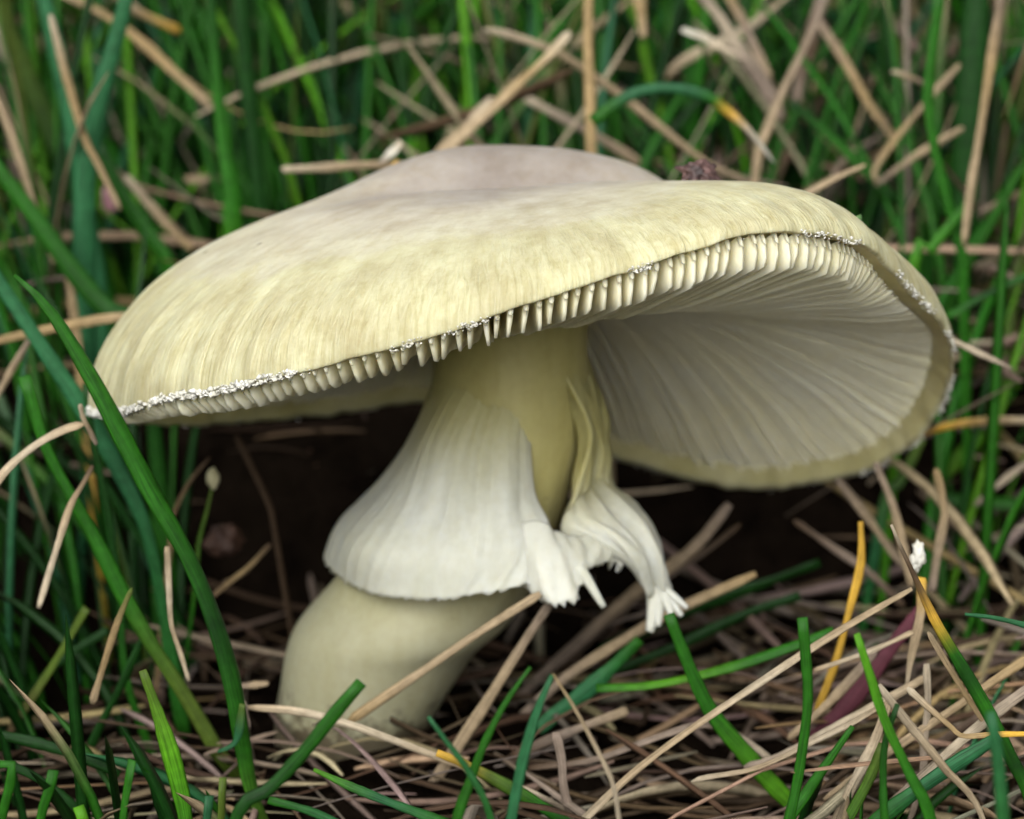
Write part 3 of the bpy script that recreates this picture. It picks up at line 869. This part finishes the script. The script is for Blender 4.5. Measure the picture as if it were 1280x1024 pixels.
# --- straw and blades on the turf to the right
S_('brown straw sloping down from beneath the cap margin', [(1046, 598), (1080, 640), (1110, 682), (1142, 722)], [14, 15, 13], ['mauve', 'straw', 'mauve'], y=22)
S_('straw leaning from the cap margin to the white fluffy bit', [(1094, 578), (1116, 632), (1130, 690), (1140, 735)], [11, 13, 12], ['mauve', 'straw', 'straw'], y=12)
S_('curved upright straw next to the white fluffy bit', [(1170, 586), (1180, 640), (1172, 690), (1164, 740)], [10, 14, 13], ['tan', 'straw', 'mauve'], y=8)
S_('grey straw rising from the dark level blade', [(1295, 570), (1255, 600), (1218, 632)], [9, 10, 8], ['mauve', 'pale', 'mauve'], y=34)
S_('brown straw lying in the shade under the cap margin', [(992, 650), (1040, 684), (1085, 715), (1130, 758)], [10, 12, 11], ['brown', 'mauve', 'brown'], y=20)
G('dry yellow blade bowed in the straw', [(1076, 652), (1076, 705), (1060, 770), (1044, 830), (1022, 888)], [8, 11, 10, 12], ['yellow', 'yellow', 'yellow'], y=-12, straw=True)
G('green blade with a grey-brown withered tip', [(1114, 656), (1126, 684), (1142, 718), (1154, 745), (1172, 782), (1200, 830), (1236, 892), (1262, 945), (1290, 1010)], [4, 6, 8, 12, 14, 17, 20, 20], ['pale', 'brown', 'brown', 'yellow', 'green', 'deep', 'green', 'green', 'deep', 'green', 'green', 'green', 'green', 'green', 'green'], y=-46, root=True, straw=False, n=34)
S_('yellowish withered leaf below the white fluffy bit', [(1152, 722), (1150, 770), (1140, 815), (1132, 866)], [14, 16, 12, 5], ['yellow', 'straw', 'straw', 'pale'], y=-24)
G('dull purple leaf lying among the straw', [(1152, 762), (1110, 815), (1062, 878), (1012, 926)], [16, 22, 24, 18], ['purple', 'purple', 'purple'], y=-8, straw=True)
S_('long straw lying from the withered leaf to the turf front', [(1140, 736), (1080, 770), (1010, 813), (950, 853), (880, 900), (820, 943), (770, 985), (710, 1045)], [9, 12, 12, 11, 12, 16, 15], ['straw', 'straw', 'pale', 'straw', 'straw', 'pale'], y=-36, n=34)
S_('thin straw running along the long straw', [(1142, 790), (1085, 815), (1018, 838)], [9, 8, 7], ['straw', 'pale', 'straw'], y=-30)
S_('straw with a splintered tip', [(864, 977), (880, 972), (945, 960), (1010, 930), (1060, 906), (1112, 876)], [3, 9, 10, 11, 12], ['pale', 'straw', 'pale', 'straw'], y=-38)
S_('broad straw lying along the purple leaf', [(1095, 815), (1040, 875), (985, 925)], [14, 15, 12], ['mauve', 'straw', 'straw'], y=-20)
S_('flat straw lying below the purple leaf', [(1160, 845), (1100, 880), (1040, 912), (970, 948), (930, 960)], [13, 15, 14], ['straw', 'pale', 'mauve'], y=-28)
S_('straw slanting up to the kinked straw', [(1290, 820), (1230, 860), (1160, 908), (1090, 955), (1030, 1000)], [14, 14, 12], ['tan', 'straw', 'straw'], y=-34)
S_('grey straw slanting under the withered-tip blade', [(1300, 850), (1240, 895), (1180, 945), (1110, 1010)], [16, 16, 14], ['mauve', 'pale', 'mauve'], y=-42)
S_('pale upright straw piece behind the kinked straw', [(1158, 830), (1160, 880), (1155, 930), (1150, 985)], [12, 13, 10], ['pale', 'mauve', 'pale'], y=-34, root=True)
S_('straw leaning in the turf behind two green blades', [(1110, 880), (1090, 935), (1062, 990), (1040, 1045)], [16, 18, 16], ['straw', 'pale', 'straw'], y=-40)
G('upright green blade with a flat cut top', [(1003, 772), (1007, 820), (1010, 872), (1004, 930), (995, 985), (980, 1050)], [13, 14, 15, 15, 14], ['green', 'green', 'green', 'deep'], y=-60, root=True, roll=.1)
G('slanted green blade beside the upright flat-cut blade', [(1066, 908), (1040, 945), (1008, 992), (980, 1040)], [8, 14, 14], ['green', 'green', 'green'], y=-52, root=True)
G('green blade with a blunt tip crossing a speckled straw', [(1071, 792), (1088, 845), (1108, 905), (1136, 965), (1168, 1045)], [8, 14, 18, 18], ['lime', 'green', 'green', 'green'], y=-66, root=True)
G('slim green blade standing under the blunt-tipped blade', [(1122, 880), (1106, 930), (1104, 985), (1108, 1045)], [7, 12, 14], ['deep', 'green', 'green'], y=-64, root=True)
G('olive-green blade slanting beneath the blunt-tipped blade', [(1104, 930), (1086, 975), (1062, 1020), (1045, 1060)], [12, 17, 16], ['olive', 'green', 'deep'], y=-58, root=True)
S_('speckled flat straw leaning between green blades', [(1098, 856), (1138, 908), (1180, 960), (1230, 1030)], [10, 15, 15, 13], ['pale', 'straw', 'pale', 'straw'], y=-58, root=True)
S_('kinked straw turning yellow past its bend', [(1134, 860), (1160, 884), (1188, 908), (1204, 920), (1245, 918), (1300, 917)], [10, 10, 9, 8, 9], ['pale', 'straw', 'tan', 'tan', 'yellow', 'yellow'], y=-50)
S_('brown-flecked straw running beside the withered-tip blade', [(1160, 790), (1190, 840), (1225, 895), (1270, 945)], [8, 10, 10], ['straw', 'tan', 'straw'], y=-42)
G('thin blue-green blade poking in over the straw', [(1206, 768), (1240, 772), (1275, 780), (1310, 792)], [4, 8, 10], ['blue', 'blue', 'blue'], y=-44)
G('blurred blue-green blade standing before the withered-tip blade', [(1238, 890), (1247, 945), (1252, 1000), (1256, 1060)], [12, 20, 22], ['blue', 'green', 'green'], y=-92, root=True)
G('wide blue-green blade lying flat in the turf', [(1250, 920), (1190, 958), (1130, 1000), (1080, 1040)], [18, 22, 20], ['blue', 'blue', 'green'], y=-52)
G('bright green blade rising to the torn tip of the skirt', [(836, 768), (858, 825), (888, 888), (928, 938), (970, 985), (1020, 1035)], [18, 20, 22, 22], ['green', 'green', 'lime', 'green'], root=True, y=-26, roll=0)
G('green blade lying level behind the bright green one', [(745, 860), (800, 858), (850, 850), (920, 832), (985, 810), (1042, 788)], [11, 13, 14, 14], ['green', 'lime', 'green', 'green'], y=-18)
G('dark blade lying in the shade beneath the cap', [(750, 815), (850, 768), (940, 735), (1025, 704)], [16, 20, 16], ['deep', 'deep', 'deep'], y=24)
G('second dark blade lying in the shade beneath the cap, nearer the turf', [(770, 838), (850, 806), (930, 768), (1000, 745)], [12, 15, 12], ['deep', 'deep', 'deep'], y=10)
G('pale blue-green blade lying behind the dead-tipped blade', [(672, 912), (705, 885), (740, 858), (775, 825), (800, 800)], [18, 24, 22, 14], ['blue', 'blue', 'green'], y=-6)
S_('thick straw leading past the torn tip of the skirt', [(540, 1035), (600, 962), (650, 900), (700, 852), (760, 812), (830, 770), (890, 742), (945, 717)], [16, 17, 18, 18, 15, 12], ['mauve', 'straw', 'mauve', 'straw', 'straw', 'tan'], y=2)
S_('straw rising behind the torn skirt into the cap shade', [(620, 900), (680, 842), (740, 788), (800, 735), (868, 684), (912, 630)], [15, 17, 17, 15], ['mauve', 'mauve', 'straw', 'mauve'], y=20)
S_('second straw rising behind the torn skirt', [(700, 835), (770, 770), (830, 722), (880, 690), (925, 655)], [12, 14, 12], ['brown', 'mauve', 'brown'], y=26)
S_('straw sloping from the torn skirt down to the turf', [(692, 748), (652, 808), (602, 888), (548, 970), (510, 1030)], [16, 17, 18, 16], ['mauve', 'straw', 'straw', 'mauve'], y=-16)
S_('straw lying across the foot of the stem up to the skirt', [(676, 742), (600, 790), (530, 838), (480, 872), (436, 902)], [12, 13, 14, 14], ['straw', 'straw', 'straw', 'tan'], y=-20)
S_('long pale straw crossing in front of the stem base', [(303, 884), (370, 889), (430, 904), (490, 925), (545, 946), (600, 966), (660, 988), (750, 1035)], [10, 12, 12, 13, 10, 12], ['straw', 'pale', 'pale', 'straw', 'pale', 'mauve'], y=-28)
S_('broken straw end lying at the foot of the stem', [(298, 858), (318, 856), (336, 854)], [9, 12, 10], ['mauve', 'straw', 'straw'], y=-12, n=10)
S_('straw scrap standing on the long pale straw', [(305, 875), (308, 895), (312, 912)], [6, 8, 6], ['pale', 'mauve', 'mauve'], y=-30, n=10)
G('olive-green blade with an orange tip lying over the long pale straw', [(546, 941), (580, 955), (625, 978), (680, 1010), (730, 1045)], [9, 15, 18, 16], ['yellow', 'olive', 'green', 'deep'], y=-36)
# --- front turf
G('dark green blade with a flat cut end before the stem base', [(452, 853), (420, 890), (382, 938), (340, 984), (290, 1040)], [14, 17, 18, 20], ['green', 'deep', 'green', 'green'], y=-72, root=True, roll=.2)
G('round green blade curving up out of the front turf', [(663, 834), (632, 878), (606, 928), (586, 982), (566, 1050)], [5, 11, 13, 14], ['green', 'green', 'green', 'green'], y=-72, root=True, flat=.7, groove=0)
G('wavy blue-green blade crossing the round green one', [(535, 896), (560, 930), (590, 972), (618, 1045)], [6, 9, 12, 12], ['blue', 'green', 'blue'], y=-76, root=True, flat=.6)
G('blue-green blade folded at its top', [(690, 844), (672, 886), (657, 936), (646, 985), (634, 1050)], [7, 16, 20, 18], ['blue', 'blue', 'blue', 'green'], y=-74, root=True)
S_('thin dead tip folded down from the blue-green blade', [(691, 842), (720, 888), (748, 940), (766, 980), (776, 1040)], [4, 7, 10, 9], ['tan', 'pale', 'pale', 'pale'], y=-75, root=True)
G('soft green blade lying before the stem base', [(392, 962), (440, 984), (490, 1004), (560, 1030)], [6, 13, 14], ['lime', 'blue', 'green'], y=-46)
G('dull green blade lying under the soft green one', [(335, 1000), (390, 1015), (440, 1040)], [10, 13, 12], ['green', 'blue'], y=-44, n=12)
S_('grey straw lying in the hollow before the bright green blade', [(640, 945), (720, 912), (785, 888)], [16, 15, 14], ['brown', 'mauve', 'straw'], y=-14)
S_('bowed straw in the hollow', [(660, 960), (740, 950), (820, 922), (885, 905), (930, 925), (970, 955)], [10, 12, 12, 11], ['brown', 'mauve', 'mauve', 'pale'], y=-22)
S_('short grey straw standing in the hollow', [(695, 915), (702, 950), (708, 1000)], [14, 15, 14], ['mauve', 'mauve', 'brown'], y=-32, root=True)

# ------------------------------------------------------------------ small bits
def lump(name, label, cat, px, py, y, rpx, mat, squash=(1, 1, 1), rough=.35, freq=1.6, seed=0, sub=4):
    c = P(px, py, y)
    r = rpx * K * (y + 305)
    b_ = bmesh.new()
    bmesh.ops.create_icosphere(b_, subdivisions=sub, radius=1.0)
    v = np.array([q.co[:] for q in b_.verts])
    fs = np.array([[q.index for q in f.verts] for f in b_.faces])
    b_.free()
    k = np.array([1 + rough * mnoise.fractal(Vector(q) * freq + Vector((seed, 0, 0)), .8, 2.0, 4) for q in v])
    v = v * k[:, None] * np.array(squash) * r + c
    return obj(name, mesh_from(name, v, fs, mat), label=label, category=cat)


lump('debris_crumb', 'wrinkled dark reddish-brown crumb resting on the cap', 'debris', 872, 219, -15, 21, crumb_material('reddish_brown_debris', (.02, .009, .009), (.13, .07, .062), .6, 500), (1.15, .9, .8), .55, 1.5, 3)
lump('fluffy_seed_scrap', 'white fluffy scrap caught on withered leaves', 'plant scrap', 1148, 695, -22, 9, M_VEIL, (.9, .8, 2.0), .5, 2.0, 9)
lump('pale_bud', 'pale bud on a thin stalk in the cap shade', 'bud', 266, 598, 8, 9, crumb_material('pale_bud_skin', (.30, .28, .15), (.45, .42, .27)), (.9, .8, 1.5), .2, 1.2, 4)
lump('rotting_leaf_lump', 'orange-brown lump in the shade under the cap', 'plant scrap', 280, 676, 26, 22, crumb_material('rotting_orange_brown', (.022, .008, .004), (.075, .035, .02), .7, 200), (1, .9, .9), .35, 1.4, 5)
lump('green_leaf_scrap', 'tiny green scrap stuck on the cap edge', 'plant scrap', 1074, 275, -20, 5, crumb_material('green_scrap', (.05, .12, .03), (.2, .3, .12)), (.8, .7, 1.4), .5, 2, 6, 2)
lump('pink_petal', 'soft pink petal caught among the grass blades', 'petal', 132, 252, 90, 15, crumb_material('pink_petal_skin', (.36, .15, .18), (.5, .27, .3), .6, 150), (.9, .25, 1.1), .25, 1.2, 7)
lump('pink_petal', 'dull pink scrap lying behind the thick broken straw', 'petal', 658, 135, 120, 14, crumb_material('dull_pink_skin', (.30, .18, .18), (.42, .28, .28), .6, 150), (1.2, .3, .8), .25, 1.2, 8)

# ------------------------------------------------------------------ turf nobody could count
def clear_of_mushroom(p, L):
    """bend blades that would run into the cap or stem down to the ground behind it"""
    incap = (((p[..., 0] + 1) / 56) ** 2 + ((p[..., 1] - 2) / 54) ** 2 < 1) & (p[..., 2] > 14)
    instem = (((p[..., 0] + 8) / 20) ** 2 + (p[..., 1] / 11) ** 2 < 1) & (p[..., 2] > 15)
    bad = (incap | instem).any(1)
    p = p.copy()
    p[bad, :, 1] += 400.0                     # moved out onto the lawn behind
    p[bad, :, 2] += (gz(p[bad, :1, 0], p[bad, :1, 1]) - p[bad, :1, 2])
    return p


def mass_blades(name, root, az, L, W, lean, curv, colr, mat, label, cat, nseg=7, pitch0=None, twist=None):
    """many blades in one mesh; each is a V-folded strip"""
    n = len(L)
    t = np.linspace(0, 1, nseg)
    d = np.stack([np.cos(az), np.sin(az), 0 * az], -1)
    if pitch0 is None:
        h = lean[:, None] * t + curv[:, None] * t ** 2
        z = np.sqrt(np.clip(1 - lean ** 2, .05, 1))[:, None] * t - .55 * curv[:, None] * t ** 2
    else:
        h = t[None] * np.cos(pitch0)[:, None]
        z = t[None] * np.sin(pitch0)[:, None] + curv[:, None] * 4 * t * (1 - t)
    p = root[:, None] + L[:, None, None] * (h[..., None] * d[:, None] + z[..., None] * np.array([0, 0, 1.0]))
    wig = np.stack([-np.sin(az), np.cos(az), 0 * az], -1)
    p = clear_of_mushroom(p, L)
    p = p + wig[:, None] * (L[:, None] * rng.normal(0, .10, (n, 1)) * (t ** 2)[None])[..., None]
    T = np.gradient(p, axis=1)
    T /= np.linalg.norm(T, axis=-1, keepdims=True)
    rv = rng.standard_normal((n, 3)) * .7 + wig
    S = rv[:, None] - (rv[:, None] * T).sum(-1, keepdims=True) * T
    S /= np.linalg.norm(S, axis=-1, keepdims=True) + 1e-9
    B = np.cross(S, T)
    if pitch0 is None:
        prof = np.clip(np.minimum(1, 4 * (1 - t) ** .8), .06, 1) * (.75 + .25 * np.sin(math.pi * t))
    else:
        prof = np.where((t == 0) | (t == 1), .4, 1.0)
    w = W[:, None] * prof[None] / 2
    v = np.stack([p - S * w[..., None], p - B * (w * .45)[..., None], p + S * w[..., None], p + B * (w * .12)[..., None]], 2)
    k = 4
    base = (np.arange(n) * nseg * k)[:, None, None, None]
    i = np.arange(nseg - 1)[None, :, None, None]
    j = np.arange(k)[None, None, :, None]
    idx = np.concatenate([base + i * k + j, base + i * k + (j + 1) % k, base + (i + 1) * k + (j + 1) % k, base + (i + 1) * k + j], -1)
    col = np.ones((n, nseg, k, 4))
    col[..., :3] = colr[:, :, None] if colr.ndim == 3 else colr[:, None, None]
    uvw = np.zeros((n, nseg, k, 3))
    uvw[..., 0] = np.array([-1, 0, 1, 0])
    uvw[..., 1] = L[:, None, None] * t[None, :, None] * .8
    uvw[..., 2] = rng.uniform(0, 100, n)[:, None, None]
    me = mesh_from(name, v.reshape(-1, 3), idx.reshape(-1, 4), mat, pitch0 is None, attrs={'col': ('FLOAT_COLOR', col), 'uvw': ('FLOAT_VECTOR', uvw)})
    return obj(name, me, kind='stuff', label=label, category=cat)


def pick(names, probs, n, jit_=.25):
    c = np.array([PAL[a] for a in names])[rng.choice(len(names), n, p=probs)]
    return c * (1 + jit_ * rng.uniform(-1, 1, (n, 1))) * (1 + .1 * rng.uniform(-1, 1, (n, 3)))


def in_view_gap(x, y, h):
    """keep clear: the mushroom, and the open ground between it and the camera"""
    near = np.hypot(x / 1.0, (y - 2)) < 50
    d = np.clip(y + 305, 1, None)
    lane = (y < 15) & (np.abs(x) < 62 + .19 * np.clip(d, 0, 320)) & (y > -420)
    return near | lane


def scatter(n, x0, x1, y0, y1, keep):
    x = rng.uniform(x0, x1, n)
    y = rng.uniform(y0, y1, n)
    k = keep(x, y)
    x, y = x[k], y[k]
    return np.stack([x, y, gz(x, y) - 1.5], -1)


def turf(root, hmean, cols, probs, label, name='grass_turf', wid=(1.0, 2.1)):
    n = len(root)
    L = np.clip(rng.normal(hmean, hmean * .25, n), hmean * .4, hmean * 1.7)
    c0 = pick(cols, probs, n)
    t = np.linspace(0, 1, 7)[None, :, None]
    ctip = c0 * .9
    colr = c0[:, None] * (1 - t) + ctip[:, None] * t
    tipdead = rng.random(n) < .2
    st_ = np.array(PAL['straw'])[None, None]
    colr = np.where(tipdead[:, None, None], colr * (1 - smooth(.6, .85, t)) + st_ * smooth(.6, .85, t), colr)
    az = rng.uniform(0, 2 * math.pi, n)
    out_ = np.arctan2(root[:, 1], root[:, 0]) + rng.uniform(-1.2, 1.2, n)
    az = np.where(np.hypot(root[:, 0], root[:, 1]) < 150, out_, az)
    return mass_blades(name, root, az, L, rng.uniform(*wid, n), rng.uniform(0, .35, n),
                       rng.uniform(0, .55, n), colr, M_GREEN, label, 'grass')


GC, GP = ['green', 'deep', 'blue', 'lime', 'olive'], [.47, .26, .10, .11, .06]
# behind the mushroom: straw-rich on the right, green on the left
k1 = lambda x, y: ~in_view_gap(x, y, 0) & ~((np.abs(x + 4) < 56) & (y < 80)) & (rng.random(len(x)) < np.where(x > 15, .6, 1.0) * smooth(45, 75, y) + .1)
turf(scatter(7600, -190, 190, 48, 430, k1), 76, GC, GP, 'mixed green grass standing behind the mushroom')
k2 = lambda x, y: ~in_view_gap(x, y, 0) & (np.abs(x) > 52) & (y < 60)
turf(scatter(2600, -330, 330, -430, 70, k2), 62, GC, GP, 'lower green grass growing to both sides of the mushroom', 'side_turf')
k3 = lambda x, y: (np.hypot(x, y) > 330) & ~in_view_gap(x, y, 0) & ~((np.abs(x) < 190) & (y > 0) & (y < 430))
turf(scatter(7000, -1500, 1500, -900, 2600, k3), 95, GC, GP, 'grass of the lawn stretching away around the mushroom', 'far_turf', (2.2, 4.2))
# low turf in the foreground, kept short so it stays below the view
k4 = lambda x, y: (y < -20) & (y > -330) & (np.hypot(x, y) > 40) & (np.abs(x) < 130)
turf(scatter(900, -130, 130, -330, -15, k4), 15, GC, GP, 'short green regrowth in the turf before the mushroom', 'short_turf', (.8, 1.5))


def litter(root, Lr, cols, probs, label, name, az, pit, wid=(.8, 1.7), dz=(1, 16)):
    n = len(root)
    root = root.copy()
    root[:, 2] += 1.5 + rng.uniform(*dz, n) * rng.random(n)
    return mass_blades(name, root, az, rng.uniform(*Lr, n), rng.uniform(*wid, n), None, rng.normal(0, .075, n), pick(cols, probs, n, .35), M_STRAW,
                       label, 'dead grass', 7, pit)


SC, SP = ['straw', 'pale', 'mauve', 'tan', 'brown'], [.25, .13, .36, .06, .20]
kb = lambda x, y: (np.hypot(x + 6, y) > 30) & ~((np.abs(x + 4) < 58) & (y > -8) & (y < 82) & (rng.random(len(x)) < np.where((x < 12) | (y > 22), 1.0, .7))) & (rng.random(len(x)) < np.where(x > 25, np.where(y < -25, .7, 1.0), np.where(y > 45, .35, .09)))
r_ = scatter(4600, -150, 190, -120, 330, kb)
n_ = len(r_)
azr = np.where(r_[:, 0] > 20, rng.normal(.75, .6, n_), rng.uniform(0, 6.28, n_)) + math.pi * rng.integers(0, 2, n_)
litter(r_, (26, 66), SC, SP, 'matted dead straw lying on the ground round the mushroom', 'straw_litter', azr, rng.normal(.02, .10, n_))
kc = lambda x, y: rng.random(len(x)) < np.where(x > 25, 1, np.where(x > -50, .4, .25))
r_ = scatter(2500, -190, 220, 72, 330, kc)
n_ = len(r_)
litter(r_, (26, 66), SC, [.36, .22, .32, .04, .06], 'dead straw leaning through the grass behind the mushroom', 'leaning_straw', rng.uniform(0, 6.28, n_),
       np.abs(rng.normal(.45, .38, n_)), (.6, 1.6), (5, 45))

# finer brown thatch in front, over the bare soil
kd = lambda x, y: np.hypot((x + 14) / 1.0, y) > 14
r_ = scatter(620, -95, 95, -110, 4, kd)
n_ = len(r_)
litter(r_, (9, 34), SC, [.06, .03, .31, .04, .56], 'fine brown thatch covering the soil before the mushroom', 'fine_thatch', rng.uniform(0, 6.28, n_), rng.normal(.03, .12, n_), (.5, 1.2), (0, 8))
k5 = lambda x, y: (x < -24 + .1 * y) & (np.hypot(x + 14, y) > 18)
turf(scatter(150, -90, -20, -75, 25, k5), 27, ['green', 'deep', 'olive', 'blue'], [.4, .4, .1, .1], 'short dark green tufts beside the stem base', 'low_tufts', (.9, 1.7))

# straw heaped against the foot of the stem
r_ = scatter(48, -44, 8, -30, -9, lambda x, y: np.hypot(x + 17, y) > 9.5)
n_ = len(r_)
litter(r_, (12, 34), SC, [.18, .10, .42, .05, .25], 'straw scraps heaped against the foot of the stem', 'stem_foot_litter', rng.normal(0, .5, n_) + math.pi * rng.integers(0, 2, n_), rng.normal(.02, .14, n_), (.6, 1.3), (0, 6))

# tangle of dead stems to the right of the mushroom, running in under the cap edge
r_ = scatter(620, 26, 150, -25, 95, lambda x, y: (rng.random(len(x)) < smooth(22, 60, x) + .12))
n_ = len(r_)
litter(r_, (24, 60), SC, [.22, .12, .40, .05, .21], 'tangled dead stems heaped beside the mushroom', 'straw_tangle', rng.uniform(0, 6.28, n_), rng.normal(.12, .28, n_), (.7, 1.7), (0, 18))
k6 = lambda x, y: np.hypot(x, y) > 50
turf(scatter(190, -105, -40, -12, 55, k6), 46, ['green', 'deep', 'olive', 'blue'], [.3, .55, .08, .07], 'dark green tufts beside the white-fringed tip of the cap', 'dark_tufts', (1.0, 2.0))

# dim litter on the bare soil under the cap
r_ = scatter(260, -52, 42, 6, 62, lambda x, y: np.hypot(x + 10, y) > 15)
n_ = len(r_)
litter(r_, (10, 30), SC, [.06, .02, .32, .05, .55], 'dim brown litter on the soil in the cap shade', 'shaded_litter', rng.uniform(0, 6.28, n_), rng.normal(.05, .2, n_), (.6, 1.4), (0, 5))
